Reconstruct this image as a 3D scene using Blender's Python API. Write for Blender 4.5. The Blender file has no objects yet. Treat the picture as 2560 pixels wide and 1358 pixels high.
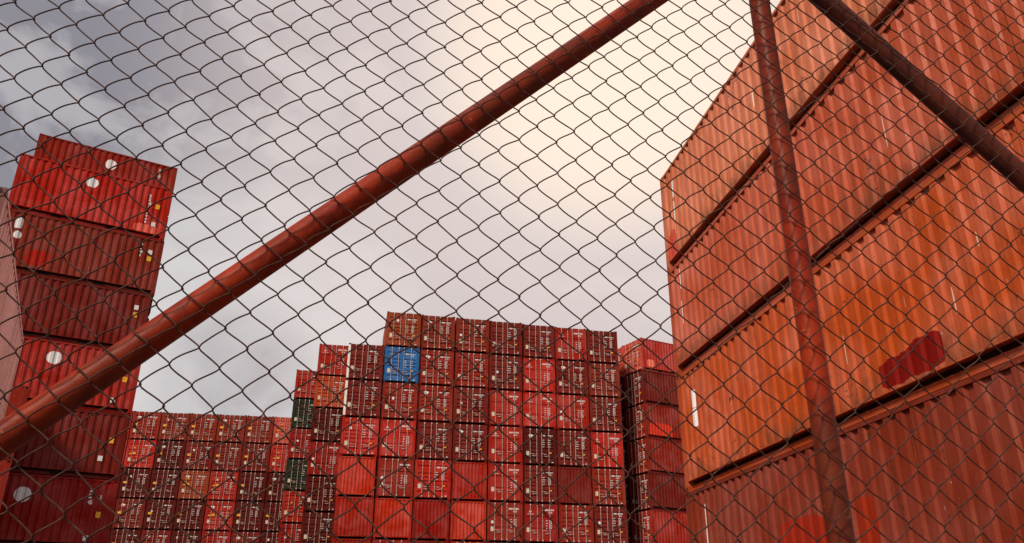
import bpy, math, random
from math import sin, cos, radians, pi, hypot
from mathutils import Vector, Matrix, Euler
random.seed(7)
sc = bpy.context.scene
C = sc.collection

# ------------------------------------------------------------------ camera
CAMZ = 2.5
cam_d = bpy.data.cameras.new("camera")
cam = bpy.data.objects.new("camera", cam_d)
C.objects.link(cam)
cam_d.sensor_width = 36.0
cam_d.lens = 2046.83 / 2560 * 36.0
cam_d.clip_start = 0.05
cam_d.clip_end = 3000
cam.location = (0, 0, CAMZ)
cam.rotation_euler = (Matrix.Rotation(radians(90 + 23.571), 4, 'X') @ Matrix.Rotation(radians(0.1), 4, 'Z')).to_euler()
sc.camera = cam
sc.render.resolution_x = 1024
sc.render.resolution_y = 543

# ------------------------------------------------------------------ light
SUN_DIR = Vector((-0.40, -0.68, 0.60)).normalized()
SUN_EL = math.asin(SUN_DIR.z)
SUN_AZ = math.atan2(SUN_DIR.x, SUN_DIR.y)
sun_d = bpy.data.lights.new("sun", 'SUN')
sun_d.energy = 3.2
sun_d.angle = radians(11)
sun_d.color = (1.0, 0.87, 0.70)
sun = bpy.data.objects.new("sun", sun_d)
sun.rotation_euler = SUN_DIR.to_track_quat('Z', 'Y').to_euler()
C.objects.link(sun)

w = bpy.data.worlds.new("World")
sc.world = w
w.use_nodes = True
nt = w.node_tree
nt.nodes.clear()


def N(nt, t, **kw):
    n = nt.nodes.new(t)
    for k, v in kw.items():
        setattr(n, k, v)
    return n


def L(nt, a, b):
    nt.links.new(a, b)


def math_node(nt, op, a, b=None, c=None, clamp=False):
    n = N(nt, 'ShaderNodeMath', operation=op)
    n.use_clamp = clamp
    for i, v in enumerate((a, b, c)):
        if v is None:
            continue
        if isinstance(v, (int, float)):
            n.inputs[i].default_value = v
        else:
            L(nt, v, n.inputs[i])
    return n.outputs[0]


def mixc(nt, f, a, b):
    n = N(nt, 'ShaderNodeMix', data_type='RGBA')
    for s, v in ((0, f), (6, a), (7, b)):
        if isinstance(v, (int, float)):
            n.inputs[s].default_value = v
        elif isinstance(v, tuple):
            n.inputs[s].default_value = (*v, 1) if len(v) == 3 else v
        else:
            L(nt, v, n.inputs[s])
    return n.outputs[2]


def ramp(nt, f, stops, interp='LINEAR'):
    n = N(nt, 'ShaderNodeValToRGB')
    n.color_ramp.interpolation = interp
    e = n.color_ramp.elements
    while len(e) < len(stops):
        e.new(0.5)
    for i, (p, c) in enumerate(stops):
        e[i].position = p
        e[i].color = (*c, 1) if len(c) == 3 else c
    L(nt, f, n.inputs[0])
    return n.outputs[0]


g = lambda v: (v, v, v)
tc = N(nt, 'ShaderNodeTexCoord')


def dirdot(v, lo, hi):
    v = Vector(v).normalized()
    d = N(nt, 'ShaderNodeVectorMath', operation='DOT_PRODUCT')
    L(nt, tc.outputs['Generated'], d.inputs[0])
    d.inputs[1].default_value = v
    m = N(nt, 'ShaderNodeMapRange', interpolation_type='SMOOTHSTEP')
    m.inputs[1].default_value = cos(radians(lo))
    m.inputs[2].default_value = cos(radians(hi))
    L(nt, d.outputs['Value'], m.inputs[0])
    return m.outputs[0]


sky = N(nt, 'ShaderNodeTexSky', sky_type='NISHITA')
sky.sun_disc = False
sky.sun_elevation = SUN_EL
sky.sun_rotation = SUN_AZ
bg1 = N(nt, 'ShaderNodeBackground')
bg1.inputs[1].default_value = 0.1
L(nt, sky.outputs[0], bg1.inputs[0])
# cloud deck, laid out by direction in the world
mp = N(nt, 'ShaderNodeMapping')
mp.inputs['Location'].default_value = (3.1, 0.4, 2.3)
mp.inputs['Scale'].default_value = (1.0, 1.0, 1.5)
L(nt, tc.outputs['Generated'], mp.inputs[0])
def skynoise(scale, detail, rough, dist):
    n = N(nt, 'ShaderNodeTexNoise')
    n.inputs['Scale'].default_value = scale
    n.inputs['Detail'].default_value = detail
    n.inputs['Roughness'].default_value = rough
    n.inputs['Distortion'].default_value = dist
    L(nt, mp.outputs[0], n.inputs['Vector'])
    return n.outputs['Fac']


big = skynoise(3.4, 6, 0.52, 0.5)
puff = skynoise(7.5, 6, 0.55, 0.9)
cl = ramp(nt, math_node(nt, 'ADD', math_node(nt, 'MULTIPLY', big, 0.58), math_node(nt, 'MULTIPLY', puff, 0.42)), [(0.41, g(0)), (0.59, g(1))], 'EASE')
darkz = dirdot((-0.38, 0.9, 0.68), 44, 0)      # heavy lavender cloud bank
darkf = math_node(nt, 'MULTIPLY', darkz, math_node(nt, 'MULTIPLY_ADD', cl, -0.75, 1.12))
darkf = math_node(nt, 'ADD', darkf, math_node(nt, 'MULTIPLY', math_node(nt, 'SUBTRACT', 1.0, cl), 0.40), clamp=True)
col = mixc(nt, darkf, (0.61, 0.585, 0.60), (0.300, 0.285, 0.325))
glow_w = dirdot((0.130, 1.0, 0.72), 33, 1)
glow_c = dirdot((0.155, 1.0, 0.80), 15, -3)
low = dirdot((-0.34, 0.95, 0.30), 17, 1)
col = mixc(nt, math_node(nt, 'MULTIPLY', low, 0.75), col, (0.86, 0.82, 0.80))
lowpuff = dirdot((-0.325, 0.95, 0.275), 6.5, 0.5)
col = mixc(nt, math_node(nt, 'MULTIPLY', lowpuff, math_node(nt, 'MULTIPLY_ADD', puff, 2.2, -0.55), clamp=True), col, (0.46, 0.42, 0.43))
col = mixc(nt, math_node(nt, 'MULTIPLY', glow_w, 0.85), col, (0.94, 0.805, 0.76))
col = mixc(nt, glow_c, col, (1.20, 0.985, 0.80))
zen = dirdot((0.0, 0.0, 1.0), 42, 10)      # overcast skies are brightest overhead
col = mixc(nt, zen, col, (1.12, 1.04, 1.00))
bg2 = N(nt, 'ShaderNodeBackground')
bg2.inputs[1].default_value = 0.86
L(nt, col, bg2.inputs[0])
mx = N(nt, 'ShaderNodeMixShader')
mx.inputs[0].default_value = 0.96
L(nt, bg1.outputs[0], mx.inputs[1])
L(nt, bg2.outputs[0], mx.inputs[2])
wo = N(nt, 'ShaderNodeOutputWorld')
L(nt, mx.outputs[0], wo.inputs[0])

sc.view_settings.view_transform = 'Standard'
sc.view_settings.look = 'None'
sc.view_settings.exposure = 0.12
sc.view_settings.gamma = 1


# ------------------------------------------------------------------ materials
def new_mat(name):
    m = bpy.data.materials.new(name)
    m.use_nodes = True
    m.node_tree.nodes.clear()
    nt = m.node_tree
    b = N(nt, 'ShaderNodeBsdfPrincipled')
    o = N(nt, 'ShaderNodeOutputMaterial')
    L(nt, b.outputs[0], o.inputs[0])
    return m, nt, b


def noise(nt, vec, scale, detail=4, rough=0.55, dist=0.0, sc3=None, loc=None):
    mp = N(nt, 'ShaderNodeMapping')
    if sc3:
        mp.inputs['Scale'].default_value = sc3
    if loc is not None:
        L(nt, loc, mp.inputs['Location'])
    L(nt, vec, mp.inputs[0])
    n = N(nt, 'ShaderNodeTexNoise')
    n.inputs['Scale'].default_value = scale
    n.inputs['Detail'].default_value = detail
    n.inputs['Roughness'].default_value = rough
    n.inputs['Distortion'].default_value = dist
    L(nt, mp.outputs[0], n.inputs['Vector'])
    return n.outputs['Fac']


def paint(name, patches=(), gloss=0.42, wear=1.0, grime=False):
    """weathered marine paint; the colour of each container comes from its object colour.
    patches: (y, z, half_y, half_z, colour, roundness) painted areas on the metal."""
    m, nt, b = new_mat(name)
    tc = N(nt, 'ShaderNodeTexCoord')
    oi = N(nt, 'ShaderNodeObjectInfo')
    vec = tc.outputs['Object']
    off = N(nt, 'ShaderNodeCombineXYZ')
    r10 = math_node(nt, 'MULTIPLY', oi.outputs['Random'], 37.0)
    for i in range(3):
        L(nt, r10, off.inputs[i])
    lo = off.outputs[0]
    big = noise(nt, vec, 0.7, 4, 0.6, 0.4, (1, 1, 1), lo)
    streak = noise(nt, vec, 3.2, 5, 0.65, 0.2, (1.6, 1.6, 0.16), lo)
    fine = noise(nt, vec, 9.0, 5, 0.7, 0.0, (1, 1, 0.7), lo)
    rustn = noise(nt, vec, 2.2, 9, 0.72, 0.6, (1, 1, 0.8), lo)
    spot = noise(nt, vec, 14.0, 3, 0.5, 0.3, (1, 1, 0.45), lo)
    base = oi.outputs['Color']
    hs = N(nt, 'ShaderNodeHueSaturation')
    hs.inputs['Saturation'].default_value = 0.86
    hs.inputs['Value'].default_value = 1.34
    L(nt, base, hs.inputs['Color'])
    col = mixc(nt, ramp(nt, big, [(0.40, g(0)), (0.68, g(0.75 * wear))]), base, hs.outputs[0])
    dk = N(nt, 'ShaderNodeHueSaturation')
    dk.inputs['Value'].default_value = 0.60
    dk.inputs['Saturation'].default_value = 1.03
    L(nt, base, dk.inputs['Color'])
    col = mixc(nt, ramp(nt, streak, [(0.50, g(0)), (0.72, g(0.75 * wear))]), col, dk.outputs[0])
    col = mixc(nt, ramp(nt, fine, [(0.52, g(0)), (0.75, g(0.30 * wear))]), col, dk.outputs[0])
    rc = N(nt, 'ShaderNodeRGB')
    rc.outputs[0].default_value = (0.085, 0.026, 0.013, 1)
    col = mixc(nt, ramp(nt, rustn, [(0.63, g(0)), (0.70, g(0.8 * wear))]), col, rc.outputs[0])
    chip = noise(nt, vec, 26.0, 5, 0.75, 0.2, (1, 1, 0.6), lo)
    chipm = math_node(nt, 'ADD', math_node(nt, 'MULTIPLY', rustn, 0.55), math_node(nt, 'MULTIPLY', chip, 0.45))
    col = mixc(nt, ramp(nt, chipm, [(0.595, g(0)), (0.612, g(0.85 * wear))]), col, (0.055, 0.018, 0.010))
    # chips and scratches of paler primer
    col = mixc(nt, ramp(nt, spot, [(0.735, g(0)), (0.765, g(0.8 * wear))]), col, (0.55, 0.36, 0.30))
    if grime:
        # brown splash dirt and rust that has settled in blotches along the foot of the panel, with runs down the seams
        sg = N(nt, 'ShaderNodeSeparateXYZ')
        L(nt, vec, sg.inputs[0])
        gn_ = noise(nt, vec, 2.4, 7, 0.7, 0.5, (1, 1, 0.55), lo)
        gz = math_node(nt, 'MULTIPLY_ADD', sg.outputs[2], -0.55, 0.42)
        gf = ramp(nt, math_node(nt, 'ADD', gn_, gz), [(0.60, g(0)), (0.85, g(0.7))])
        col = mixc(nt, gf, col, (0.14, 0.050, 0.022))
        run = noise(nt, vec, 6.0, 4, 0.6, 0.0, (1, 2.6, 0.10), lo)
        col = mixc(nt, ramp(nt, run, [(0.58, g(0)), (0.74, g(0.38))]), col, (0.16, 0.034, 0.014))
        pale = noise(nt, vec, 5.0, 4, 0.6, 0.0, (1, 2.2, 0.14))
        col = mixc(nt, ramp(nt, pale, [(0.60, g(0)), (0.76, g(0.22))]), col, (0.60, 0.24, 0.14))
    if patches:
        sx = N(nt, 'ShaderNodeSeparateXYZ')
        L(nt, vec, sx.inputs[0])
        wn = noise(nt, vec, 4.0, 6, 0.65)
        wv = math_node(nt, 'MULTIPLY', math_node(nt, 'SUBTRACT', wn, 0.5), 1.0)
        for (py, pz, hy, hz, pc, rnd) in patches:
            wob = 0.0 if rnd >= 4 else 1.0
            dy = math_node(nt, 'ABSOLUTE', math_node(nt, 'DIVIDE', math_node(nt, 'SUBTRACT', sx.outputs[1], py), hy))
            dz = math_node(nt, 'ABSOLUTE', math_node(nt, 'DIVIDE', math_node(nt, 'SUBTRACT', sx.outputs[2], pz), hz))
            e = 2.0 if rnd >= 4 else 5.0
            s = math_node(nt, 'ADD', math_node(nt, 'POWER', dy, e), math_node(nt, 'POWER', dz, e))
            s = math_node(nt, 'MULTIPLY_ADD', wv, {1: 0.9, 2: 1.7}.get(rnd, 0.0) * wob, s)
            f = ramp(nt, s, [(0.96, g(1)), (1.0, g(0))])
            col = mixc(nt, f, col, mixc(nt, ramp(nt, streak, [(0.5, g(0)), (0.7, g(0.35))]), tuple(pc), tuple(c * 0.8 for c in pc)))
    L(nt, col, b.inputs['Base Color'])
    L(nt, ramp(nt, fine, [(0.3, g(gloss)), (0.8, g(gloss + 0.25))]), b.inputs['Roughness'])
    b.inputs['Specular IOR Level'].default_value = 0.06
    dent = noise(nt, vec, 1.7, 2, 0.4, 0.0, (1, 1, 0.8), lo)
    h = math_node(nt, 'MULTIPLY_ADD', fine, 0.04, dent)
    bp = N(nt, 'ShaderNodeBump')
    bp.inputs['Strength'].default_value = 0.55
    bp.inputs['Distance'].default_value = 0.05
    L(nt, h, bp.inputs['Height'])
    L(nt, bp.outputs[0], b.inputs['Normal'])
    return m


def simple(name, col, rough=0.6, metal=0.0, col2=None, scale=8.0, lo=0.45, hi=0.65, bump=0.0):
    m, nt, b = new_mat(name)
    tc = N(nt, 'ShaderNodeTexCoord')
    n = noise(nt, tc.outputs['Object'], scale, 6, 0.65, 0.3)
    c2 = col2 or tuple(c * 0.6 for c in col)
    L(nt, mixc(nt, ramp(nt, n, [(lo, g(0)), (hi, g(1))]), col, c2), b.inputs['Base Color'])
    b.inputs['Roughness'].default_value = rough
    b.inputs['Metallic'].default_value = metal
    b.inputs['Specular IOR Level'].default_value = 0.15
    if bump:
        bp = N(nt, 'ShaderNodeBump')
        bp.inputs['Distance'].default_value = bump
        L(nt, n, bp.inputs['Height'])
        L(nt, bp.outputs[0], b.inputs['Normal'])
    return m


M_PAINT = paint('weathered_paint')
M_FLATP = paint('weathered_door_paint', gloss=0.38, wear=0.7)
M_BAR = simple('galvanised_bar', (0.54, 0.39, 0.35), 0.45, 0.0, (0.36, 0.18, 0.14), 3.0, 0.5, 0.75)
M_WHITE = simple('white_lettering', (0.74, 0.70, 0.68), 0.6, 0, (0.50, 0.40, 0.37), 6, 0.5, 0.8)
M_YELLOW = simple('yellow_label', (0.85, 0.42, 0.03), 0.55, 0, (0.45, 0.20, 0.03), 5)
M_CREAM = simple('cream_placard', (0.62, 0.55, 0.42), 0.5, 0, (0.48, 0.38, 0.28), 5)
M_RUBBER = simple('black_gasket', (0.02, 0.015, 0.014), 0.8)
M_RECESS_SHADE = simple('recess_shade', (0.012, 0.008, 0.008), 0.9)  # shade inside the fork pockets, put into the colour
M_FLOOR = simple('underside_steel', (0.035, 0.012, 0.010), 0.85)
M_WIRE = simple('rusty_wire', (0.042, 0.0165, 0.0125), 0.6, 0.0, (0.115, 0.045, 0.028), 60, 0.45, 0.72)


def pipe_material():
    m, nt, b = new_mat('rusted_red_pipe')
    tc = N(nt, 'ShaderNodeTexCoord')
    v = tc.outputs['Object']
    n = noise(nt, v, 9, 8, 0.7, 0.8)
    n2 = noise(nt, v, 30, 5, 0.7)
    n3 = noise(nt, v, 3.2, 3, 0.5, 0.5)
    col = mixc(nt, ramp(nt, n, [(0.42, g(0)), (0.62, g(1))]), (0.30, 0.027, 0.006), (0.15, 0.013, 0.005))
    col = mixc(nt, ramp(nt, n3, [(0.48, g(0)), (0.66, g(0.7))]), col, (0.075, 0.020, 0.010))
    col = mixc(nt, ramp(nt, n2, [(0.66, g(0)), (0.72, g(0.8))]), col, (0.55, 0.16, 0.05))
    L(nt, col, b.inputs['Base Color'])
    b.inputs['Roughness'].default_value = 0.45
    b.inputs['Specular IOR Level'].default_value = 0.12
    bp = N(nt, 'ShaderNodeBump')
    bp.inputs['Distance'].default_value = 0.0012
    L(nt, n2, bp.inputs['Height'])
    L(nt, bp.outputs[0], b.inputs['Normal'])
    return m


M_PIPE = pipe_material()
M_PIPE_DARK = simple('dark_rusted_pipe', (0.065, 0.014, 0.010), 0.5, 0.0, (0.11, 0.022, 0.012), 9, 0.45, 0.65)


# ------------------------------------------------------------------ mesh helpers
class MB:
    def __init__(s):
        s.v = []
        s.f = []

    def quad(s, a, b, c, d):
        i = len(s.v)
        s.v += [a, b, c, d]
        s.f.append((i, i + 1, i + 2, i + 3))

    def box(s, x0, y0, z0, x1, y1, z1):
        i = len(s.v)
        s.v += [(x0, y0, z0), (x1, y0, z0), (x1, y1, z0), (x0, y1, z0), (x0, y0, z1), (x1, y0, z1), (x1, y1, z1), (x0, y1, z1)]
        for q in ((3, 2, 1, 0), (4, 5, 6, 7), (0, 1, 5, 4), (1, 2, 6, 5), (2, 3, 7, 6), (3, 0, 4, 7)):
            s.f.append(tuple(i + k for k in q))
        return s

    def disc(s, cx, y, cz, rx, rz, t, axis='y', n=28, wob=0.0):
        """a thin flat disc with real thickness; outer face at y - t"""
        i = len(s.v)
        for yy in (y, y - t):
            for k in range(n):
                a = 2 * pi * k / n
                r = 1 + wob * (0.5 * sin(3 * a + 1) + 0.5 * sin(5 * a))
                p = (cx + rx * r * cos(a), yy, cz + rz * r * sin(a))
                if axis == 'x':
                    p = (yy, p[0], p[2])
                s.v.append(p)
        s.f.append(tuple(range(i, i + n)))
        s.f.append(tuple(reversed(range(i + n, i + 2 * n))))
        for k in range(n):
            s.f.append((i + k, i + (k + 1) % n, i + n + (k + 1) % n, i + n + k))

    def tube(s, pts, r, sides=6, cap=True):
        base = len(s.v)
        n = len(pts)
        pts = [Vector(p) for p in pts]
        for k, p in enumerate(pts):
            t = (pts[min(k + 1, n - 1)] - pts[max(k - 1, 0)]).normalized()
            a = t.cross(Vector((0.31, 0.93, 0.17)))
            if a.length < 0.15:
                a = t.cross(Vector((1, 0, 0)))
            a.normalize()
            b = t.cross(a)
            for j in range(sides):
                th = 2 * pi * j / sides
                s.v.append(tuple(p + (a * cos(th) + b * sin(th)) * r))
        for k in range(n - 1):
            for j in range(sides):
                j2 = (j + 1) % sides
                s.f.append((base + k * sides + j, base + k * sides + j2, base + (k + 1) * sides + j2, base + (k + 1) * sides + j))
        if cap:
            s.f.append(tuple(base + j for j in reversed(range(sides))))
            s.f.append(tuple(base + (n - 1) * sides + j for j in range(sides)))
        return s

    def mesh(s, name, mat, smooth=False):
        me = bpy.data.meshes.new(name)
        me.from_pydata(s.v, [], s.f)
        me.validate()
        me.materials.append(mat)
        if smooth:
            me.polygons.foreach_set('use_smooth', [True] * len(me.polygons))
        me.update()
        return me


def add(name, me, parent=None, loc=(0, 0, 0), rot=(0, 0, 0), color=None):
    o = bpy.data.objects.new(name, me)
    C.objects.link(o)
    if parent:
        o.parent = parent
    o.location = loc
    o.rotation_euler = rot
    if color:
        o.color = (*color, 1)
    return o


def text_mesh(name, lines, mat, axis='front'):
    """lines: (text, x, z, size, squeeze); letters stand proud of the y=0 plane towards -y"""
    vs, fs = [], []
    for (t, x, z, size, sq) in lines:
        cu = bpy.data.curves.new('letters', 'FONT')
        cu.body = t
        cu.size = size
        cu.offset = 0.006 * size / 0.1
        cu.extrude = 0.0015
        cu.resolution_u = 1
        ob = bpy.data.objects.new('letters', cu)
        C.objects.link(ob)
        dg = bpy.context.evaluated_depsgraph_get()
        dg.update()
        me = bpy.data.meshes.new_from_object(ob.evaluated_get(dg))
        i = len(vs)
        for v in me.vertices:
            vs.append((x + v.co.x * sq, -v.co.z, z + v.co.y))
        for p in me.polygons:
            fs.append(tuple(i + k for k in p.vertices))
        bpy.data.objects.remove(ob)
        bpy.data.curves.remove(cu)
        bpy.data.meshes.remove(me)
    me = bpy.data.meshes.new(name)
    me.from_pydata(vs, [], fs)
    me.materials.append(mat)
    return me


W, H = 2.438, 2.585
PW = 0.155    # corner post


def corr_points(y0, y1, pitch):
    """trapezoid profile between y0 and y1: list of (y, depth)"""
    n = max(1, int(round((y1 - y0) / pitch)))
    p = (y1 - y0) / n
    out = [(y0, 0.0)]
    for k in range(n):
        a = y0 + k * p
        out += [(a + p * 0.32, 0.0), (a + p * 0.45, 0.040), (a + p * 0.82, 0.040), (a + p * 0.95, 0.0)]
    out.append((y1, 0.0))
    return out


def side_wall_mesh(Lc, pitch, sgn, mat, margin=0.06):
    """corrugated panel; sgn=+1: panel on x=W (faces +x), -1: on x=0"""
    m = MB()
    z0, z1 = 0.228, H - 0.075
    X = (W - 0.012) if sgn > 0 else 0.012
    pts = [(PW, 0.0)] + corr_points(PW + margin, Lc - PW - margin, pitch) + [(Lc - PW, 0.0)]
    for (a, da), (b, db) in zip(pts, pts[1:]):
        if b - a < 1e-6:
            continue
        xa, xb = X - sgn * da, X - sgn * db
        if sgn > 0:
            m.quad((xa, a, z0), (xb, b, z0), (xb, b, z1), (xa, a, z1))
        else:
            m.quad((xb, b, z0), (xa, a, z0), (xa, a, z1), (xb, b, z1))
    # lip at the foot of the panel, where the plate laps the bottom rail
    for (a, da), (b, db) in zip(pts, pts[1:]):
        if b - a < 1e-6:
            continue
        xa, xb = X - sgn * da, X - sgn * db
        xi = X - sgn * 0.16
        q = [(xa, a, z0), (xb, b, z0), (xi, b, z0), (xi, a, z0)]
        if sgn > 0:
            q.reverse()
        m.quad(*q)
    return m.mesh('side_wall', mat)


def end_wall_mesh(y, sgn, mat, n=9):
    """corrugated closed end; sgn=-1 faces -y"""
    m = MB()
    z0, z1 = 0.16, H - 0.12
    x0, x1 = PW, W - PW
    p = (x1 - x0) / n
    pts = [(x0, 0)]
    for k in range(n):
        a = x0 + k * p
        pts += [(a + p * 0.25, 0.0), (a + p * 0.42, 0.045), (a + p * 0.76, 0.045), (a + p * 0.93, 0.0)]
    pts.append((x1, 0))
    for (a, da), (b, db) in zip(pts, pts[1:]):
        ya, yb = y - sgn * (0.015 + da), y - sgn * (0.015 + db)
        if sgn < 0:
            m.quad((a, ya, z0), (b, yb, z0), (b, yb, z1), (a, ya, z1))
        else:
            m.quad((b, yb, z0), (a, ya, z0), (a, ya, z1), (b, yb, z1))
    return m.mesh('end_wall', mat)


def frame_mesh(Lc, mat):
    m = MB()
    for x in (0, W - PW):
        for y in (0.0, Lc - PW):
            m.box(x, y, 0.118, x + PW, y + PW, H - 0.118)
    for y0, y1 in ((0.004, 0.10), (Lc - 0.10, Lc - 0.004)):
        m.box(PW + 0.02, y0, H - 0.125, W - PW - 0.02, y1, H - 0.045)   # headers
        m.box(PW + 0.02, y0 + (0.02 if y0 < 1 else 0), 0.095, W - PW - 0.02, y1, 0.155)            # sills
    for sx in (0, 1):
        def bx(a, b, z0, z1, y0=0.17, y1=Lc - 0.17):
            if sx:
                a, b = W - b, W - a
            m.box(a, y0, z0, b, y1, z1)
        bx(0.003, 0.062, H - 0.072, H - 0.010)                          # top side rail
        bx(0.004, 0.045, 0.214, 0.229)                                  # lip the panel stands on
        bx(0.120, 0.140, 0.045, 0.140)                                  # bottom side rail web
        bx(0.075, 0.140, 0.020, 0.043)                                  # bottom side rail flange
    return m.mesh('frame', mat)


def roof_mesh(Lc, mat):
    m = MB()
    n = int(Lc / 0.42)
    p = (Lc - 0.3) / n
    z = H - 0.028
    for k in range(n):
        a = 0.15 + k * p
        pts = [(a, z), (a + p * .3, z), (a + p * .42, z + .018), (a + p * .88, z + .018), (a + p, z)]
        for (y0, z0), (y1, z1) in zip(pts, pts[1:]):
            m.quad((0.06, y0, z0), (W - 0.06, y0, z0), (W - 0.06, y1, z1), (0.06, y1, z1))
    return m.mesh('roof', mat)


def floor_mesh(Lc, mat):
    m = MB()
    m.box(0.20, 0.11, 0.13, W - 0.20, Lc - 0.11, 0.15)
    m.box(0.165, 0.17, 0.06, 0.195, Lc - 0.17, 0.27)
    m.box(W - 0.195, 0.17, 0.06, W - 0.165, Lc - 0.17, 0.27)
    k = 0.4
    while k < Lc - 0.3:
        m.box(0.20, k, 0.035, W - 0.20, k + 0.045, 0.128)
        k += 0.33
    return m.mesh('underframe', mat)


def casting_mesh(mat):
    """corner casting with real oval-ish holes in its two outward faces; outward = -x, -y; origin at outer bottom corner"""
    m = MB()
    sx, sy, sz = 0.165, 0.178, 0.118

    def face(P, u, v, nrm, cu, cv, hu, hv):
        # P origin, u,v edge vectors, hole centre fraction cu,cv and half sizes
        P, u, v, nrm = map(Vector, (P, u, v, nrm))
        n = 12
        out = [(0, 0), (1, 0), (1, 1), (0, 1)]
        ring = [(cu + hu * cos(2 * pi * (k + .5) / n), cv + hv * sin(2 * pi * (k + .5) / n)) for k in range(n)]
        sq = []
        for k in range(n):
            a = 2 * pi * (k + .5) / n
            c_, s_ = cos(a), sin(a)
            t = 0.5 / max(abs(c_), abs(s_))
            sq.append((0.5 + c_ * t, 0.5 + s_ * t))
        for k in range(n):
            j = (k + 1) % n
            q = [sq[k], sq[j], ring[j], ring[k]]
            m.quad(*[tuple(P + u * a + v * b) for a, b in q])
            q = [(P + u * ring[k][0] + v * ring[k][1]), (P + u * ring[j][0] + v * ring[j][1])]
            m.quad(tuple(q[0]), tuple(q[1]), tuple(q[1] - nrm * 0.07), tuple(q[0] - nrm * 0.07))
        for ca, cb in ((0, 0), (1, 0), (1, 1), (0, 1)):   # corner triangles of the square outline
            near = [p for p in sq if abs(p[0] - ca) + abs(p[1] - cb) < 0.6]
            near.sort(key=lambda p: abs(p[0] - ca) + abs(p[1] - cb))
            pp = near[:2]
            i = len(m.v)
            m.v += [tuple(P + u * ca + v * cb), tuple(P + u * pp[0][0] + v * pp[0][1]), tuple(P + u * pp[1][0] + v * pp[1][1])]
            m.f.append((i, i + 1, i + 2))
        i = len(m.v)
        m.v += [tuple(P + u * a + v * b - nrm * 0.07) for a, b in ring]
        m.f.append(tuple(range(i, i + n)))
    face((0, 0, 0), (sx, 0, 0), (0, 0, sz), (0, -1, 0), 0.5, 0.5, 0.20, 0.34)
    face((0, sy, 0), (0, -sy, 0), (0, 0, sz), (-1, 0, 0), 0.5, 0.5, 0.24, 0.30)
    m.quad((sx, 0, 0), (sx, sy, 0), (sx, sy, sz), (sx, 0, sz))
    m.quad((sx, sy, 0), (0, sy, 0), (0, sy, sz), (sx, sy, sz))
    m.quad((0, 0, sz), (sx, 0, sz), (sx, sy, sz), (0, sy, sz))
    m.quad((0, sy, 0), (sx, sy, 0), (sx, 0, 0), (0, 0, 0))
    return m.mesh('corner_casting', mat)


LW = (W - 2 * PW - 0.02) / 2     # door leaf width
LH = H - 0.125 - 0.160


def leaf_mesh(kind, mat):
    """door leaf, origin at its lower outer corner, faces -y, width along +x"""
    m = MB()
    x0, x1 = 0.0, LW
    b = 0.075
    T = 0.05
    m.box(x0, 0, 0, x0 + b, T, LH)
    m.box(x1 - b, 0, 0, x1, T, LH)
    m.box(x0 + b, 0, 0, x1 - b, T, b)
    m.box(x0 + b, 0, LH - b, x1 - b, T, LH)
    ins = 0.008
    prof = [(b, ins)]
    if kind == 'ribbed':
        for c_ in (0.135, 0.285, 0.42, 0.53, 0.645, 0.86):
            z = c_ * LH
            prof += [(z - 0.095, ins), (z - 0.045, 0.062), (z + 0.0, 0.062), (z + 0.075, ins)]
    else:
        for c_ in (0.335, 0.665):
            z = c_ * LH
            prof += [(z - 0.045, ins), (z - 0.030, 0.055), (z - 0.005, 0.055), (z + 0.050, ins)]
    prof.append((LH - b, ins))
    for (za, da), (zb, db) in zip(prof, prof[1:]):
        m.quad((x0 + b, da, za), (x1 - b, da, za), (x1 - b, db, zb), (x0 + b, db, zb))
    for (za, da), (zb, db) in zip(prof, prof[1:]):          # rib end caps
        if max(da, db) > 0.03:
            m.quad((x0 + b, 0.0, za), (x0 + b, da, za), (x0 + b, db, zb), (x0 + b, 0.0, zb))
            m.quad((x1 - b, 0.0, za), (x1 - b, 0.0, zb), (x1 - b, db, zb), (x1 - b, da, za))
    return m.mesh('door', mat)


def gasket_mesh():
    m = MB()
    m.box(PW, 0.048, 0.150, PW + 0.014, 0.07, H - 0.12)
    m.box(W - PW - 0.014, 0.048, 0.150, W - PW, 0.07, H - 0.12)
    m.box(W / 2 - 0.02, 0.048, 0.150, W / 2 + 0.02, 0.07, H - 0.12)
    m.box(PW, 0.082, 0.150, W - PW, 0.095, H - 0.12)
    return m.mesh('gasket', M_RUBBER)


def bar_mesh():
    """locking bar with cams and keepers; origin at its foot centre"""
    m = MB()
    m.tube([(0, 0, -0.03), (0, 0, H - 0.20)], 0.0165, 8)
    for z in (0.02, H - 0.265):
        i = len(m.v)      # diamond shaped keeper
        for y in (-0.012, -0.03):
            m.v += [(-0.050, y, z), (0, y, z - 0.085), (0.050, y, z), (0, y, z + 0.085)]
        m.f += [(i, i + 1, i + 2, i + 3), (i + 7, i + 6, i + 5, i + 4)]
        for k in range(4):
            m.f.append((i + k, i + 4 + k, i + 4 + (k + 1) % 4, i + (k + 1) % 4))
    for z in (0.62, 1.25, 1.85):
        m.box(-0.032, -0.020, z, 0.032, 0.022, z + 0.045)
    return m.mesh('locking_bar', M_BAR)


def handle_mesh(flip=1):
    m = MB()
    m.tube([(0, -0.03, 0), (flip * 0.10, -0.045, 0.006), (flip * 0.22, -0.05, -0.022), (flip * 0.36, -0.03, -0.012)], 0.013, 6)
    m.box(min(flip * 0.17, flip * 0.25), -0.045, -0.06, max(flip * 0.17, flip * 0.25), -0.005, 0.0)
    return m.mesh('handle', M_BAR)


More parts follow.
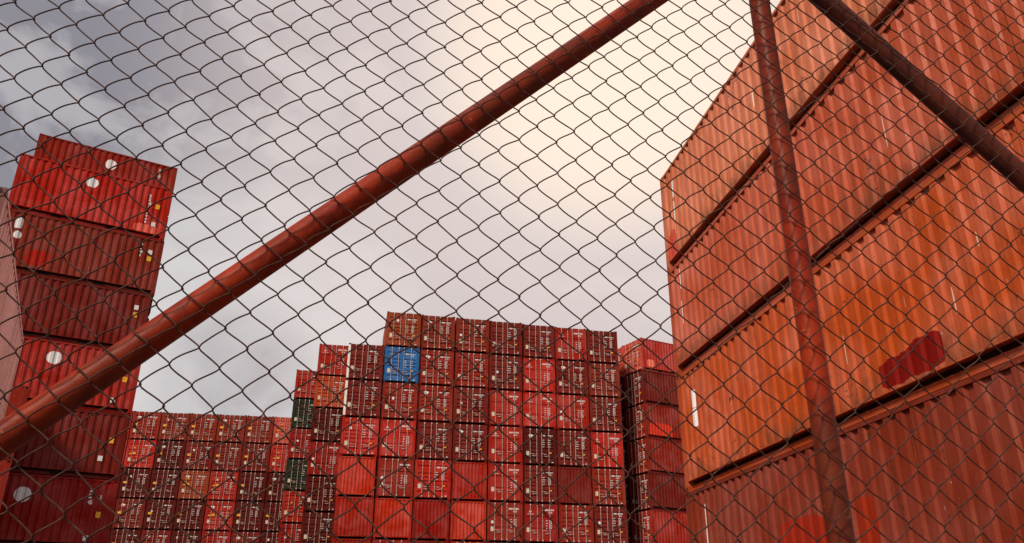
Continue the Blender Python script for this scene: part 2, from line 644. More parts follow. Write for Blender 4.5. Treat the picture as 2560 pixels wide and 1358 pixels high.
def markings(kind, k):
    rnd = random.Random(100 + k)
    pre = {'ribbed': ['TGHU', 'TEMU', 'TRHU', 'GESU'], 'panelled': ['HASU', 'SUDU'], 'green': ['CAIU']}[kind]
    num = "%06d %d" % (rnd.randint(100000, 499999), rnd.randint(0, 9))
    xr = W / 2 + 0.02
    tab = []
    if kind == 'panelled':
        ser = [(rnd.choice(pre) + num.replace(' ', ''), xr + 0.24, 2.10, 0.135, 0.84)]
        code = [("22G1", xr + 0.56, 1.93, 0.12, 0.95)]
        z = 1.42
        for a, v in (("MAX.", "30.480 KG"), ("", "67.200 LB"), ("TARE", "2.250 KG"), ("", "4.960 LB"), ("NET", "28.230 KG"), ("", "62.240 LB"), ("CAP.", "33.2 CU.M")):
            if a:
                tab.append((a, xr + 0.36, z, 0.070, 0.72))
            tab.append((v, xr + 0.58, z, 0.070, 0.66))
            z -= 0.082
    else:
        ser = [(rnd.choice(pre) + '  ' + num, xr + 0.22, 2.03, 0.115, 0.88)]
        code = [("22G1", xr + 0.60, 1.89, 0.10, 0.95)]
        z = 1.72 - (0.16 if k % 4 == 2 else 0)
        xr += rnd.uniform(-0.03, 0.02)
        for a, v in (("MAX.GR.", "30.480 KGS"), ("", "67.200 LBS"), ("TARE WT.", "2.180 KGS"), ("", "4.810 LBS"), ("PAYLOAD", "28.300 KGS"), ("", "62.390 LBS"), ("CU.CAP.", "33.2 CU.M")):
            if a:
                tab.append((a, xr + 0.15, z, 0.066, 0.70))
            if not (k % 3 == 1 and not a):
                tab.append((v, xr + 0.57, z, 0.066, 0.64))
            z -= 0.078
    return [text_mesh(n, l, M_WHITE) for n, l in (('serial_number', ser), ('size_code', code), ('weight_table', tab))]


def box_mesh(name, mat, x0, z0, x1, z1, t=0.006):
    return MB().box(x0, -t, z0, x1, 0.0, z1).mesh(name, mat)


def tri_mesh():
    m = MB()
    i = 0
    for y in (0.0, -0.005):
        m.v += [(-0.09, y, 0), (0.09, y, 0), (0, y, 0.16)]
    m.f = [(0, 2, 1), (3, 4, 5), (0, 1, 4, 3), (1, 2, 5, 4), (2, 0, 3, 5)]
    return m.mesh('warning_triangle', M_YELLOW)


ME = {}
L20, L40 = 6.058, 12.19
for key, ln, pt in (('20', L20, 0.285), ('40', L40, 0.30), ('S', 6.95, 0.285)):
    ME['frame' + key] = frame_mesh(ln, M_FLATP)
    ME['sideL' + key] = side_wall_mesh(ln, pt, -1, M_PAINT)
    ME['sideR' + key] = side_wall_mesh(ln, pt, 1, M_PAINT)
    ME['roof' + key] = roof_mesh(ln, M_PAINT)
    ME['floor' + key] = floor_mesh(ln, M_FLOOR)
    ME['back' + key] = end_wall_mesh(ln, 1, M_PAINT)
ME['front'] = end_wall_mesh(0.0, -1, M_PAINT)
ME['casting'] = casting_mesh(M_FLATP)
ME['leaf_ribbed'] = leaf_mesh('ribbed', M_FLATP)
ME['leaf_panelled'] = leaf_mesh('panelled', M_FLATP)
ME['gasket'] = gasket_mesh()
ME['bar'] = bar_mesh()
ME['handleR'] = handle_mesh(1)
ME['handleL'] = handle_mesh(-1)
for k in range(13):
    ME['mark_ribbed%d' % k] = markings('ribbed', k)
for k in range(7):
    ME['mark_panelled%d' % k] = markings('panelled', 20 + k)
ME['mark_green0'] = markings('green', 40)
ME['placard'] = box_mesh('data_plate', M_CREAM, 0, 0, 0.20, 0.29)
ME['ylabel'] = box_mesh('yellow_label', M_YELLOW, 0, 0, 0.19, 0.075)
ME['ybig'] = box_mesh('yellow_label', M_YELLOW, 0, 0, 0.36, 0.17)
ME['ysq'] = box_mesh('yellow_label', M_YELLOW, 0, 0, 0.17, 0.22)
ME['wsq'] = box_mesh('white_label', M_WHITE, 0, 0, 0.17, 0.20)
ME['wlabel'] = box_mesh('white_label', M_WHITE, 0, 0, 0.13, 0.045)
ME['tri'] = tri_mesh()
mm = MB(); mm.disc(0, 0, 0, 0.085, 0.10, 0.005)
ME['wdisc'] = mm.mesh('white_disc', M_WHITE)
mm = MB(); mm.disc(0, 0, 0, 0.15, 0.12, 0.005, wob=0.25)
ME['wblob'] = mm.mesh('white_patch', M_WHITE)
mm = MB(); mm.disc(0, 0, 0.06, 0.075, 0.075, 0.005); mm.box(-0.22, -0.005, -0.10, 0.22, 0, -0.075)
ME['emblem'] = mm.mesh('emblem', M_WHITE)
mm = MB()
mm.box(0, 0, 0.046, 0.36, 0.030, 0.139)
mm.v = [(W - 0.117 + y, x, z) for (x, y, z) in mm.v]
ME['pocketR'] = mm.mesh('fork_pocket', M_RECESS_SHADE)  # solid block whose black stands for the shaded hollow


def tag(o, label, cat, group=None):
    o['label'] = label
    o['category'] = cat
    if group:
        o['group'] = group


def container(loc, rz, color, label, group, end='ribbed', size='20', name='shipping_container', detail=2,
              side_mats=None, extras=(), seed=0, castings=4, mark=True, yellow=0, plate=True, logo=None, pocket=False):
    """local axes: doors on y=0 facing -y, length along +y, width along +x"""
    ln = {'20': L20, '40': L40, 'S': 6.95}[size]
    r = bpy.data.objects.new(name, None)
    C.objects.link(r)
    r.location = loc
    r.rotation_euler = (0, 0, rz)
    r.empty_display_size = 0.2
    tag(r, label, 'shipping container', group)
    rn = random.Random(seed)
    jit = lambda c, a=0.06: tuple(max(0.0, v * (1 + rn.uniform(-a, a))) for v in c)
    fc = tuple(v * 0.88 for v in color)
    add('frame', ME['frame' + size], r, color=fc)
    sl = add('side_wall', ME['sideL' + size], r, color=color)
    sr = add('side_wall', ME['sideR' + size], r, color=color)
    if side_mats:
        for o, mt in ((sl, side_mats[0]), (sr, side_mats[1])):
            if mt:
                o.data = o.data.copy()
                o.data.materials[0] = mt
    add('roof', ME['roof' + size], r, color=color)
    if detail >= 1:
        add('underframe', ME['floor' + size], r)
        add('end_wall', ME['back' + size], r, color=color)
        ccol = tuple(v * 0.75 for v in color)
        pos = [((0, 0, 0), 0, 1), ((W, 0, 0), 0, -1), ((0, 0, H - 0.118), 0, 1), ((W, 0, H - 0.118), 0, -1)]
        if castings > 4:
            pos += [((0, ln, 0), 1, 1), ((W, ln, 0), 1, -1), ((0, ln, H - 0.118), 1, 1), ((W, ln, H - 0.118), 1, -1)]
        for p, back, sx in pos:
            o = add('corner_casting', ME['casting'], r, loc=p, color=ccol)
            o.scale = (sx, -1 if back else 1, 1)
    if end == 'blank' or detail < 2:
        add('end_wall', ME['front'], r, color=color)
    else:
        add('gasket', ME['gasket'], r)
        leaf = ME['leaf_' + end]
        doors = []
        for k in (0, 1):
            d = add('door', leaf, r, loc=(PW + 0.006 + k * (LW + 0.008), 0.014, 0.160), color=jit(color, 0.05))
            doors.append(d)
            xs = ((0.36, 0.84) if k == 0 else (LW - 0.92, LW - 0.40))
            for q, x in enumerate(xs):
                add('locking_bar', ME['bar'], d, loc=(x, -0.032, -0.02 + rn.uniform(-.01, .01)))
            add('handle', ME['handleR'], d, loc=(xs[0], -0.01, 0.62 + rn.uniform(-.03, .03)))
            add('handle', ME['handleL'], d, loc=(xs[1], -0.01, 0.48 + rn.uniform(-.03, .03)))
        dl, dr = doors
        if mark:
            mk = 'mark_green0' if mark == 'green' else 'mark_%s%d' % (end, seed % (13 if end == 'ribbed' else 7))
            xo = -(PW + 0.006 + LW + 0.008)
            for q in ME[mk]:
                add(q.name.split('.')[0], q, dr, loc=(xo, 0.004, -0.160))
        if plate:
            add('data_plate', ME['placard'], dl, loc=(0.09, 0.006, 0.50 + rn.uniform(-.03, .03)))
        if end == 'ribbed' and not yellow:
            add('yellow_label', ME['ylabel'], dr, loc=(0.66, 0.004, 0.66))
            add('white_label', ME['wlabel'], dr, loc=(0.84, 0.0, 0.02))
        if yellow == 1:
            add('yellow_label', ME['ybig'], dl, loc=(0.07, 0.004, 1.12))
            add('white_label', ME['wlabel'], dr, loc=(0.80, 0.0, 0.03))
        if yellow == 2:
            add('yellow_label', ME['ybig'], dl, loc=(0.32, 0.004, 1.10))
            add('warning_triangle', ME['tri'], dl, loc=(0.50, 0.004, 1.62))
            add('warning_triangle', ME['tri'], dl, loc=(0.20, 0.004, 1.08))
        if yellow == 3:
            add('warning_triangle', ME['tri'], dl, loc=(0.60, 0.004, 1.42))
        if logo == 'emblem' or (logo is None and end == 'panelled'):
            add('emblem', ME['emblem'], dl, loc=(0.36, 0.004, 1.80))
        elif logo == 'disc':
            add('white_disc', ME['wdisc'], dl, loc=(0.24 + rn.uniform(-.05, .4), 0.006, 1.62 + rn.uniform(-.5, .2)))
        elif logo == 'blob':
            add('white_patch', ME['wblob'], dl, loc=(0.42, 0.006, 1.86))
        elif logo == 'low':
            add('white_disc', ME['wdisc'], dl, loc=(0.20, 0.006, 1.10))
    if pocket:
        for q in (1.62, 3.68):
            add('fork_pocket', ME['pocketR'], r, loc=(0, q, 0))
    return r


# ------------------------------------------------------------------ colours of paint
MAROON = (0.165, 0.0140, 0.0085)
DMAROON = (0.092, 0.0078, 0.0058)
BROWN = (0.210, 0.0225, 0.0105)
REDBROWN = (0.255, 0.0185, 0.0085)
BRIGHT = (0.41, 0.0150, 0.0060)
RED = (0.33, 0.0150, 0.0060)
CRIMSON = (0.26, 0.0085, 0.0045)
ORANGEBR = (0.26, 0.0400, 0.0110)
ORANGE = (0.42, 0.0520, 0.0150)
FLAME = (0.44, 0.0220, 0.0045)
SALMON = (0.50, 0.0620, 0.0350)
BLUE = (0.020, 0.120, 0.340)
GREEN = (0.026, 0.032, 0.020)
CNAME = {MAROON: 'maroon', DMAROON: 'dark maroon', BROWN: 'rusty brown', REDBROWN: 'brick red', BRIGHT: 'bright red', RED: 'red',
         CRIMSON: 'crimson', ORANGEBR: 'orange-brown', ORANGE: 'orange', FLAME: 'vivid orange-red', SALMON: 'salmon pink',
         BLUE: 'blue', GREEN: 'dark green'}
ENDN = {'ribbed': 'ribbed doors', 'panelled': 'smooth panel doors', 'blank': 'a plain corrugated end'}
ORD = ['', 'first', 'second', 'third', 'fourth', 'fifth', 'sixth', 'seventh', 'eighth', 'ninth']
COLN = ['', 'leftmost', 'second', 'third', 'fourth', 'fifth', 'sixth', 'seventh', 'rightmost']


def d01(ps):
    ps = radians(ps)
    return Vector((sin(ps), cos(ps), 0)), Vector((cos(ps), -sin(ps), 0))


TZ = 2.6
PITCH = 2.517

# ------------------------------------------------------------------ ground
m, gnt, gb = new_mat('yard_asphalt')
gtc = N(gnt, 'ShaderNodeTexCoord')
gn = noise(gnt, gtc.outputs['Object'], 0.4, 8, 0.7)
gn2 = noise(gnt, gtc.outputs['Object'], 30, 4, 0.6)
gc = mixc(gnt, gn, (0.075, 0.068, 0.062), (0.12, 0.10, 0.09))
gc = mixc(gnt, ramp(gnt, gn2, [(0.4, g(0)), (0.7, g(0.6))]), gc, (0.05, 0.046, 0.043))
L(gnt, gc, gb.inputs['Base Color'])
gb.inputs['Roughness'].default_value = 0.9
mb = MB()
for i in range(24):
    for j in range(24):
        x0, y0 = -1500 + i * 125, -1500 + j * 125
        mb.quad((x0, y0, 0), (x0 + 125, y0, 0), (x0 + 125, y0 + 125, 0), (x0, y0 + 125, 0))
go = add('ground', mb.mesh('ground', m))
go['kind'] = 'structure'

# ------------------------------------------------------------------ central container wall (C)
d0, d1 = d01(-14.6)
A = Vector((-8.95, 55.05, 0)) - d1 * PITCH
r_, p_, b_ = 'ribbed', 'panelled', 'blank'
# tier -> eight columns (colour, end, logo)
CT = {
    9: [None, (ORANGEBR, r_, 'disc'), (BROWN, r_, 'blob'), (BROWN, r_, 'low'), (MAROON, r_, 0), (MAROON, r_, 0), (RED, p_, None), (MAROON, r_, 0)],
    8: [(MAROON, r_, 0), (BLUE, r_, 0), (REDBROWN, r_, 'blob'), (REDBROWN, r_, 0), (MAROON, r_, 'disc'), (BRIGHT, p_, None), (MAROON, r_, 'blob'), (BROWN, r_, 0)],
    7: [(MAROON, r_, 0), (REDBROWN, r_, 'disc'), (REDBROWN, r_, 'blob'), (MAROON, r_, 'disc'), (RED, p_, 0), (BRIGHT, p_, None), (RED, p_, 'low'), (MAROON, r_, 0)],
    6: [(BRIGHT, r_, 'disc'), (BRIGHT, p_, None), (MAROON, r_, 0), (MAROON, r_, 'blob'), (RED, p_, None), (DMAROON, r_, 'blob'), (MAROON, r_, 0), (BRIGHT, p_, None)],
    5: [(FLAME, b_, 0), (REDBROWN, p_, 'low'), (BRIGHT, r_, 0), (RED, b_, 0), (RED, p_, None), (MAROON, r_, 0), (MAROON, b_, 0), (REDBROWN, r_, 0)],
    4: [(RED, b_, 0), (FLAME, b_, 0), (CRIMSON, b_, 0), (FLAME, b_, 0), (REDBROWN, p_, 'low'), (CRIMSON, p_, None), (REDBROWN, r_, 0), (MAROON, r_, 'disc')],
    3: [(RED, b_, 0), (RED, p_, None), (REDBROWN, b_, 0), (BRIGHT, r_, 0), (RED, p_, None), (BROWN, r_, 0), (MAROON, r_, 0), (REDBROWN, r_, 0)],
}
GC = 'containers of the tall central wall'
WHITE_STRIP = MB().box(-0.01, -0.006, 0.10, 0.15, 0.17, H - 0.10).mesh('white_strip', M_WHITE)  # white strip laid over the left corner post
rr = random.Random(3)
sd = 0
for t in range(9, 0, -1):
    for c in range(8):
        sd += 1
        j = Vector((0, 0, 0)) + d0 * rr.uniform(-0.04, 0.04) + d1 * rr.uniform(-0.02, 0.02)
        P = A + d1 * PITCH * c + j + Vector((0, 0, (t - 1) * TZ))
        if t < 3:
            container(P, radians(11.2), MAROON, 'lower container at the foot of the tall central wall', GC, detail=1, seed=sd)
            continue
        e = CT[t][c]
        if e is None:
            continue
        colr, en, lg = e
        row = 10 - t
        if (t, c) == (8, 1):
            lab = 'blue container with white locking bars, the only blue one in the wall'
        else:
            lab = '%s container with %s, row %s, %s column of central wall' % (CNAME[colr], ENDN[en], {1: 'one', 2: 'two', 3: 'three', 4: 'four', 5: 'five', 6: 'six', 7: 'seven'}[row], COLN[c + 1])
        ob = container(P, radians(11.2), colr, lab, GC, end=en, seed=sd, logo=lg)
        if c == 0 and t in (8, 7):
            add('white_strip', WHITE_STRIP, ob)

# ------------------------------------------------------------------ two setback columns left of it (E and D)
def column(P0, ps, tiers, cells, label, group, off):
    for t in range(tiers, 0, -1):
        e = cells.get(t)
        P = P0 + Vector((0, 0, (t - 1) * TZ))
        if e is None:
            container(P, radians(-ps), MAROON, 'lower container at the foot of ' + label, group, detail=1, seed=off + t)
            continue
        colr, en, lg, yl, mk = e
        container(P, radians(-ps), colr, '%s container, %s from the top in %s' % (CNAME[colr], ORD[tiers + 1 - t], label), group, end=en, seed=off + t, logo=lg, yellow=yl, mark=mk)


column(Vector((-15.36, 62.31, 0)), -12.0, 9,
       {9: (RED, p_, None, 0, 1), 8: (ORANGE, r_, 'disc', 0, 1), 7: (DMAROON, r_, 0, 0, 1), 6: (CRIMSON, p_, 'low', 0, 1), 5: (DMAROON, r_, 0, 0, 1),
        4: (DMAROON, r_, 0, 0, 1), 3: (DMAROON, r_, 0, 0, 1)}, 'column beside the central wall', 'containers of the column next to the central wall', 200)
column(Vector((-18.91, 69.47, 0)), -12.0, 9,
       {9: (RED, r_, 0, 0, 1), 8: (GREEN, r_, 0, 0, 'green'), 7: (CRIMSON, r_, 'disc', 0, 1), 6: (GREEN, r_, 0, 0, 'green'), 5: (RED, r_, 0, 3, 1), 4: (CRIMSON, r_, 'disc', 3, 1),
        3: (DMAROON, r_, 0, 0, 1)}, 'column holding the green containers', 'containers of the column with green ones', 220)

# ------------------------------------------------------------------ long low wall far left (B)
d0, d1 = d01(-9.6)
Bp = Vector((-34.70, 74.03, 0)) - d1 * 1.9
BT = {
    8: [RED, REDBROWN, BROWN, BROWN, BROWN, BROWN, SALMON, RED],
    7: [RED, BRIGHT, DMAROON, MAROON, MAROON, MAROON, BRIGHT, MAROON],
    6: [DMAROON, DMAROON, DMAROON, ORANGEBR, RED, DMAROON, DMAROON, DMAROON],
    5: [DMAROON, MAROON, DMAROON, DMAROON, RED, DMAROON, DMAROON, DMAROON],
    4: [DMAROON, DMAROON, MAROON, DMAROON, CRIMSON, MAROON, DMAROON, DMAROON],
    3: [DMAROON, DMAROON, DMAROON, MAROON, CRIMSON, MAROON, DMAROON, DMAROON],
}
GB = 'containers of the low wall at far left'
for t in range(8, 0, -1):
    for c in range(8):
        sd += 1
        P = Bp + d1 * (PITCH * c - 0.60) + d0 * rr.uniform(-0.04, 0.04) + Vector((0, 0, (t - 1) * TZ))
        if t < 3:
            container(P, radians(9.6), DMAROON, 'lower container at the foot of the low far left wall', GB, detail=1, seed=sd)
            continue
        colr = BT[t][c]
        red = colr in (RED, BRIGHT, SALMON, ORANGEBR)
        lab = '%s container, row %s, %s column of the low far left wall' % (CNAME[colr], {1: 'one', 2: 'two', 3: 'three', 4: 'four', 5: 'five', 6: 'six'}[9 - t], COLN[c + 1])
        container(P, radians(9.6), colr, lab, GB, end='ribbed', seed=sd, yellow=(2 if red else 1), logo='blob' if (c + t) % 3 == 0 else ('disc' if (c + t) % 3 == 1 else 0))

# ------------------------------------------------------------------ stack on the right of the central wall (F)
psF = -29.5
d0, d1 = d01(psF)
K = Vector((10.05, 60.69, 0))
FC = {9: SALMON, 8: MAROON, 7: REDBROWN, 6: REDBROWN, 5: MAROON, 4: RED, 3: REDBROWN}  # top tier's salmon has the light from the left put into the colour
M_F9 = paint('paint_with_faded_patch', patches=[(0.9, 0.62, 0.38, 0.30, (0.85, 0.20, 0.13), 1)])
M_F7 = paint('paint_with_repaint', patches=[(1.4, 0.4, 1.1, 0.75, (0.62, 0.04, 0.018), 1)])
rzF = math.atan2(d1.y, d1.x) - pi / 2
GF = 'containers behind the right edge of the central wall'
for t in range(9, 0, -1):
    for c in range(3):
        O = K + d0 * (W + PITCH * c) + Vector((0, 0, (t - 1) * TZ)) + d1 * (0.0 if c == 0 else 0.10)
        if t < 3:
            container(O, rzF, MAROON, 'lower container behind the right edge of the central wall', GF, detail=1, seed=300 + t * 3 + c)
            continue
        colr = FC[t] if c == 0 else (SALMON if t == 9 else DMAROON)
        sc_ = RED if (t == 9 and c == 0) else colr
        sm = {9: M_F9, 7: M_F7}.get(t) if c == 0 else None
        lab = '%s container, %s from top, %s column of stack right of central wall' % (
            CNAME[colr] if c or t != 9 else 'salmon-lit red', ORD[10 - t], ['near', 'second', 'third'][c])
        o = container(O, rzF, colr, lab, GF, end='ribbed', seed=300 + t * 3 + c, side_mats=(None, sm) if sm else None, castings=8, pocket=True)
        if t == 9 and c == 0:
            for ch in o.children:
                if ch.name.startswith('side_wall'):
                    ch.color = (0.42, 0.028, 0.016, 1)  # side keeps the plain red; only the door end carries the painted light

# ------------------------------------------------------------------ left stack, long sides to the camera (L)
psL = -31.2
d0, d1 = d01(psL)
rzL = math.atan2(d1.y, d1.x) - pi / 2
WH = (0.72, 0.70, 0.69)
Rt = Vector((-15.43, 32.67, 0))          # right end of the front top edge
LT = {
    8: (BRIGHT, 'bright red container with white disc and side numbers, top of the left front stack',
        [(2.83, 2.01, 0.25, 0.23, WH, 4), (5.25, 0.42, 0.5, 0.20, (0.70, 0.12, 0.08), 1)], 0.0),
    7: (BROWN, 'rusty brown container with two white blobs at its left and a red repaint',
        [(0.52, 2.06, 0.14, 0.24, WH, 1), (0.57, 1.54, 0.15, 0.17, WH, 4), (1.47, 0.70, 0.42, 0.34, (0.36, 0.016, 0.008), 2)], 0.06),
    6: (MAROON, 'maroon container, third from the top of the left front stack', [], -0.05),
    5: (RED, 'red container with one white disc, fourth from the top, left front stack', [(2.89, 1.91, 0.28, 0.26, WH, 4)], 0.05),
    4: (MAROON, 'maroon container behind the fence brace, fifth from the top of left stack', [], 0.0),
    3: (CRIMSON, 'crimson container with a large white disc, low in the left stack, below the brace', [(2.91, 1.83, 0.29, 0.28, WH, 4)], 0.04),
    2: (CRIMSON, 'crimson container at the bottom edge, second from the ground in the left stack', [], 0.0),
    1: (MAROON, 'lower container at the foot of the left stack', [], 0.0)}
GL = 'containers of the left stack'


def side_marks(root, txts, name='side_lettering'):
    """vertical painted characters on the x=W side of a container"""
    me = text_mesh(name, txts, M_WHITE)
    o = add(name, me, root, loc=(W - 0.006, 0, 0), rot=(0, 0, pi / 2))
    return o


def side_box(root, nm, me, y, z):
    return add(nm, me, root, loc=(W - 0.008, y, z), rot=(0, 0, pi / 2))


for t, (colr, lab, patches, slide) in LT.items():
    right = Rt + d1 * slide
    O = right - d1 * L20 + d0 * W + Vector((0, 0, (t - 1) * TZ))
    mt = paint('paint_left_stack_%s' % ORD[t], patches=patches) if patches else None
    o = container(O, rzL, colr, lab, GL, end='ribbed', seed=400 + t, side_mats=(None, mt) if mt else None, castings=8, pocket=True, detail=2 if t > 1 else 1)
    if t == 8:
        side_marks(o, [(c, 5.16, 1.95 - k * 0.19, 0.19, 0.9) for k, c in enumerate("22G1")] + [(c, 5.15, 1.12 - k * 0.15, 0.15, 0.9) for k, c in enumerate("3048")])
    if t == 7:
        side_marks(o, [(c, 5.15, 2.18 - k * 0.17, 0.16, 0.9) for k, c in enumerate("22G1")])
    if t == 3:
        side_marks(o, [(c, 5.12, 2.10 - k * 0.23, 0.22, 0.95) for k, c in enumerate("22G")] + [("1", 5.5, 1.85, 0.20, 0.9)])
    if t > 1:
        side_box(o, 'yellow_label', ME['ysq'], 5.48, {8: 1.45, 7: 1.52, 6: 1.50, 5: 1.30, 4: 1.40, 3: 1.16, 2: 1.3}[t])
        side_box(o, 'white_label', ME['wsq'], *{8: (5.44, 0.58), 7: (5.48, 1.84), 6: (5.48, 1.84), 5: (5.18, 0.40), 4: (5.20, 0.68), 3: (5.20, 0.30), 2: (5.2, 0.4)}[t])
# the row behind it, one tier higher
RtB = Vector((-16.57, 35.16, 0))
for t in range(9, 0, -1):
    O = RtB - d1 * L20 + d0 * W + Vector((0, 0, (t - 1) * TZ)) + d1 * 0.0
    if t == 9:
        mt = paint('paint_left_stack_top', patches=[(3.14, 1.90, 0.25, 0.26, WH, 4)])
        o = container(O, rzL, REDBROWN, 'brick red container peeking above the left front stack, white disc on its side', GL, end='ribbed', seed=450,
                      side_mats=(None, mt), castings=8, pocket=True)
        side_marks(o, [(c, 5.24, 2.20 - k * 0.18, 0.17, 0.9) for k, c in enumerate("22G1")])
    else:
        container(O, rzL, MAROON, 'hidden container of the row behind the left stack', GL, detail=1, seed=450 + t)
# smooth sided containers standing one row nearer, only their ends enter the frame at lower left
mb = MB()
mb.box(0.02, PW, 0.165, 0.06, L20 - PW, H - 0.075)
M_SMOOTH = paint('smooth_panel_paint', wear=0.8)
flat = mb.mesh('side_wall', M_SMOOTH)
mb = MB()
mb.box(W - 0.06, PW, 0.165, W - 0.006, L20 - PW, H - 0.075)
flatR = mb.mesh('side_wall', M_SMOOTH)
for t in range(4, 0, -1):
    O = Rt + d1 * (2.36 - L20) - d0 * 2.75 - d1 * L20 + d0 * W + Vector((0, 0, (t - 1) * TZ))
    ob = container(O, rzL, REDBROWN if t > 2 else BROWN,
                   ['', 'lower smooth sided container at the lower left frame edge', 'lower smooth sided container at the lower left frame edge',
                    'smooth sided brick red container at the lower left frame edge, beside the white disc', 'smooth sided brick red container at the left frame edge, right under the fence brace'][t],
                   'smooth sided containers at the left frame edge', seed=480 + t, castings=8)
    for ch in ob.children:
        if ch.name.startswith('side_wall'):
            ch.data = flatR

# ------------------------------------------------------------------ near left edge container seen very obliquely (S)
PF = Vector((-9.777, 15.594, 0))
psS = -27.12
d0, d1 = d01(psS)
for t in (3, 2, 1):
    O = PF - d0 * 6.95 - d1 * W + Vector((0, 0, (t - 1) * TZ))
    container(O, radians(-psS), (0.85, 0.42, 0.34),
              {3: 'pale striped container side at the far left frame edge, top of its stack', 2: 'pale striped container at the left frame edge below the topmost one',
               1: 'lower container at the foot of the pale striped stack'}[t], 'containers of the pale striped stack', size='S', seed=500 + t, castings=8)
for t in (4, 3, 2, 1):
    O = Vector((-8.15, 11.10, 0)) - d0 * 7.2 - d1 * (W + 0.55) + Vector((0, 0, (t - 1) * TZ))
    container(O, radians(-psS), BROWN, {4: 'brown container whose corner just enters the left frame edge'}.get(t, 'hidden container beyond the left frame edge'),
              'containers beyond the left frame edge', size='S', seed=520 + t, castings=8, detail=1)

# ------------------------------------------------------------------ big stack on the right (R)
psR = -9.675
d0, d1 = d01(psR)
Rc = Vector((3.76, 18.19, 0))
WS = (0.80, 0.76, 0.74)
SCR = (0.75, 0.55, 0.42)
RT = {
    5: ((0.52, 0.140, 0.062), 'salmon red forty-foot container on top of the right stack, under the sky',  # paler than its own paint: the flare's wash is mixed into this colour
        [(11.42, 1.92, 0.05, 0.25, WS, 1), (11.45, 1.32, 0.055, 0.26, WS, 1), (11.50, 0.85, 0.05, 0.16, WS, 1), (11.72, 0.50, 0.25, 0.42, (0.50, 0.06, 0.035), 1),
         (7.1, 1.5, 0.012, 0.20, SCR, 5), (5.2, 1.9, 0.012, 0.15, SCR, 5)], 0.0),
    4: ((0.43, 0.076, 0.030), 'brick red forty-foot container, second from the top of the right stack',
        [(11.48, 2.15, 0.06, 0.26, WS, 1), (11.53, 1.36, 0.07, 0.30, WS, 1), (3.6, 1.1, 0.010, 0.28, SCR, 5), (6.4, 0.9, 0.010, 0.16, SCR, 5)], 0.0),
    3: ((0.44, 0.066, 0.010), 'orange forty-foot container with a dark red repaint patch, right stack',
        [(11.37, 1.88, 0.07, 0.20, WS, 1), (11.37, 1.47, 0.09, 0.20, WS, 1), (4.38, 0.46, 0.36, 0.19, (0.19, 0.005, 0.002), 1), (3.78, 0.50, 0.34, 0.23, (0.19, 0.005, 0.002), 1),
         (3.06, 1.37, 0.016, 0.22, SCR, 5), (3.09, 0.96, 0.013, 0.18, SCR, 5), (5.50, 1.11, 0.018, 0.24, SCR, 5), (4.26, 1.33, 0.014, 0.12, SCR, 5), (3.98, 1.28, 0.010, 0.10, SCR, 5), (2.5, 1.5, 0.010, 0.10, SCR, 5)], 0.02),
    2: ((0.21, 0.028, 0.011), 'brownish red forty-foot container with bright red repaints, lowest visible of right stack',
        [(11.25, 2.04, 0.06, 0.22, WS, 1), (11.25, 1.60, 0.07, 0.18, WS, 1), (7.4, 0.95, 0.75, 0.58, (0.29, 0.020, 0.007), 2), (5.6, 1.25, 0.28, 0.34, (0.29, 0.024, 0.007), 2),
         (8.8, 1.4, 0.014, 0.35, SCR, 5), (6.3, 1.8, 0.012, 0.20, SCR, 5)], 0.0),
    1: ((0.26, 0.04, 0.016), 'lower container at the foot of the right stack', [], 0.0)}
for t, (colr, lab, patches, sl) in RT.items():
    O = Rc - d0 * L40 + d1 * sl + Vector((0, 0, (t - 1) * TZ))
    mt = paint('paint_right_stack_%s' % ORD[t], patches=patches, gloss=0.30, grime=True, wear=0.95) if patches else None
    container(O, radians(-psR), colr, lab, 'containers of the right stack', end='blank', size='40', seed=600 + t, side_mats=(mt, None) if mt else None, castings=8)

# ------------------------------------------------------------------ chain-link fence
E1 = Vector((0.97692, 0.21358, 0))
NN = Vector((0.21358, -0.97692, 0))      # towards the camera
FD = 1.1425
KC = [[0.19608, 0.58255], [-0.00433, 1.14457], [-0.00324, -0.03108], [0.00169, -0.02365], [1.30729, 0.00365], [0.00169, 0.02988], [-0.08032, 0.01598], [0.01141, 0.00176], [0.02178, -0.02888], [-0.04107, -0.03313]]
# (c, q) are the lattice coordinates of the mesh; the net hangs slightly slack, so they map smoothly into the fence plane


def lat(c, q):
    cc = min(max(c, -13.0), 19.5)
    qq = min(max(q, -9.5), 13.0)
    x, y = cc / 20, qq / 20
    u = v = 0.0
    n = 0
    for i in range(4):
        for j in range(4 - i):
            b = x ** i * y ** j
            u += KC[n][0] * b
            v += KC[n][1] * b
            n += 1
    return u + (c - cc) * 0.0645, v + (q - qq) * 0.0572


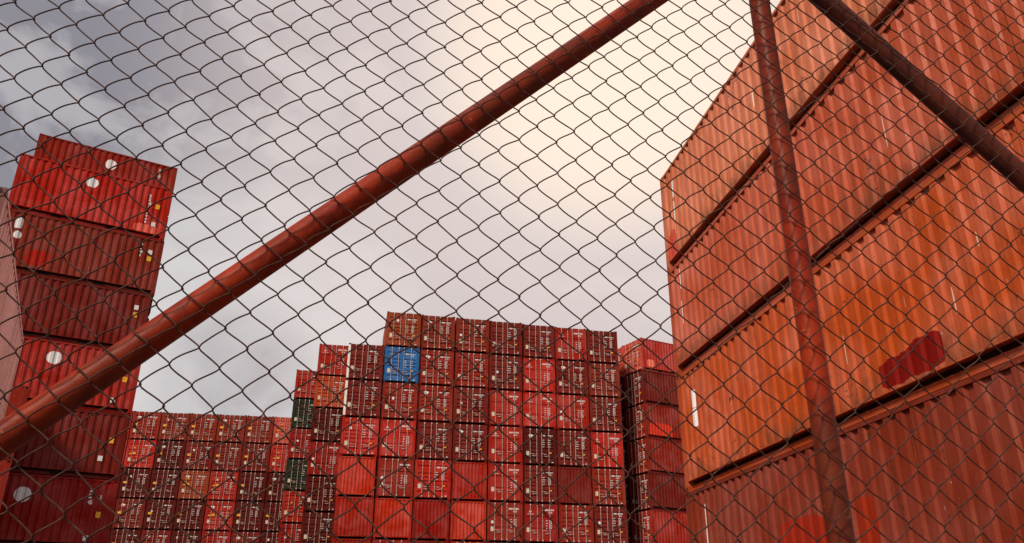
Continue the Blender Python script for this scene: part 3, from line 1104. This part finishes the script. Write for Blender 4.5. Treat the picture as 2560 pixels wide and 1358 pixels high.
fence = bpy.data.objects.new('chain_link_fence', None)
C.objects.link(fence)
fence.location = (-NN * FD)
tag(fence, 'rusty chain-link fence with a post and two sloping braces across the whole foreground', 'fence')
forg = Vector(fence.location)
wb = MB()
NS = 14
TW = 0.96
asn = math.asin(TW)
rw = random.Random(11)
for k in range(-44, 56):
    c0 = k / 2.0
    q0 = -48
    q1 = 26
    npts = int((q1 - q0) * NS)
    pts = []
    ph = rw.uniform(-0.05, 0.05)
    for s in range(npts + 1):
        th = 2 * pi * s / NS
        q = q0 + (k % 2) * 0.5 + s / NS
        cw = math.asin(TW * cos(th)) / asn
        c = c0 + 0.25 - 0.262 * cw
        sn = sin(th)
        dep = (0.0062 if sn > 0 else 0.0030) * math.copysign(abs(sn) ** 0.55, sn)
        u, v = lat(c, q + 0.02 * sin(0.7 * s + k) * 0.4)
        u += 0.0011 * sin(1.9 * q + 0.83 * k) + 0.0009 * sin(5.3 * q - 1.7 * c)
        v += 0.0013 * sin(1.3 * q - 1.31 * c) + 0.0010 * sin(4.1 * c + 2.2 * q)
        z = v + CAMZ
        if z < 0.05 or z > CAMZ + 1.62:
            continue
        p = -NN * FD + E1 * u + NN * dep
        pts.append((p.x - forg.x, p.y - forg.y, z))
    if len(pts) > 3:
        wb.tube(pts, 0.00122, 5)
mesh_o = add('wire_mesh', wb.mesh('wire_mesh', M_WIRE, True), fence)
FP = 1.1425 + 0.029


def pl(x, y):
    """keep a point on the plane of the pipes"""
    p = Vector((x, y, 0))
    dd = NN.dot(p) + FP
    return p - NN * dd


def pipe(name, a, b, r, wobble=0.0, mat=None):
    m = MB()
    n = 40
    a, b = Vector(a), Vector(b)
    pts = [a.lerp(b, i / n) + Vector((0, 0, 1)) * wobble * sin(pi * i / n) for i in range(n + 1)]
    m.tube([tuple(p - forg) for p in pts], r, 20)
    return add(name, m.mesh(name, mat or M_PIPE, True), fence)


ap = pl(0.503, 1.309)
apex = Vector((ap.x, ap.y, 1.352 + CAMZ))
pipe('post', (ap.x, ap.y, 0.0), (ap.x, ap.y, CAMZ + 1.70), 0.0200)


def along(p, q, t):
    return p + (q - p) * t


a1 = pl(-0.66, 1.055); b1 = pl(0.167, 1.236)
a1 = Vector((a1.x, a1.y, 0.220 + CAMZ)); b1 = Vector((b1.x, b1.y, 1.030 + CAMZ))
pipe('brace', along(b1, a1, 3.3), along(b1, a1, -0.375), 0.0218)
a2 = pl(0.653, 1.343); b2 = pl(1.022, 1.423)
a2 = Vector((a2.x, a2.y, 1.204 + CAMZ)); b2 = Vector((b2.x, b2.y, 0.823 + CAMZ))
pipe('brace', along(a2, b2, 5.6), along(a2, b2, -0.36), 0.0210, mat=M_PIPE_DARK)
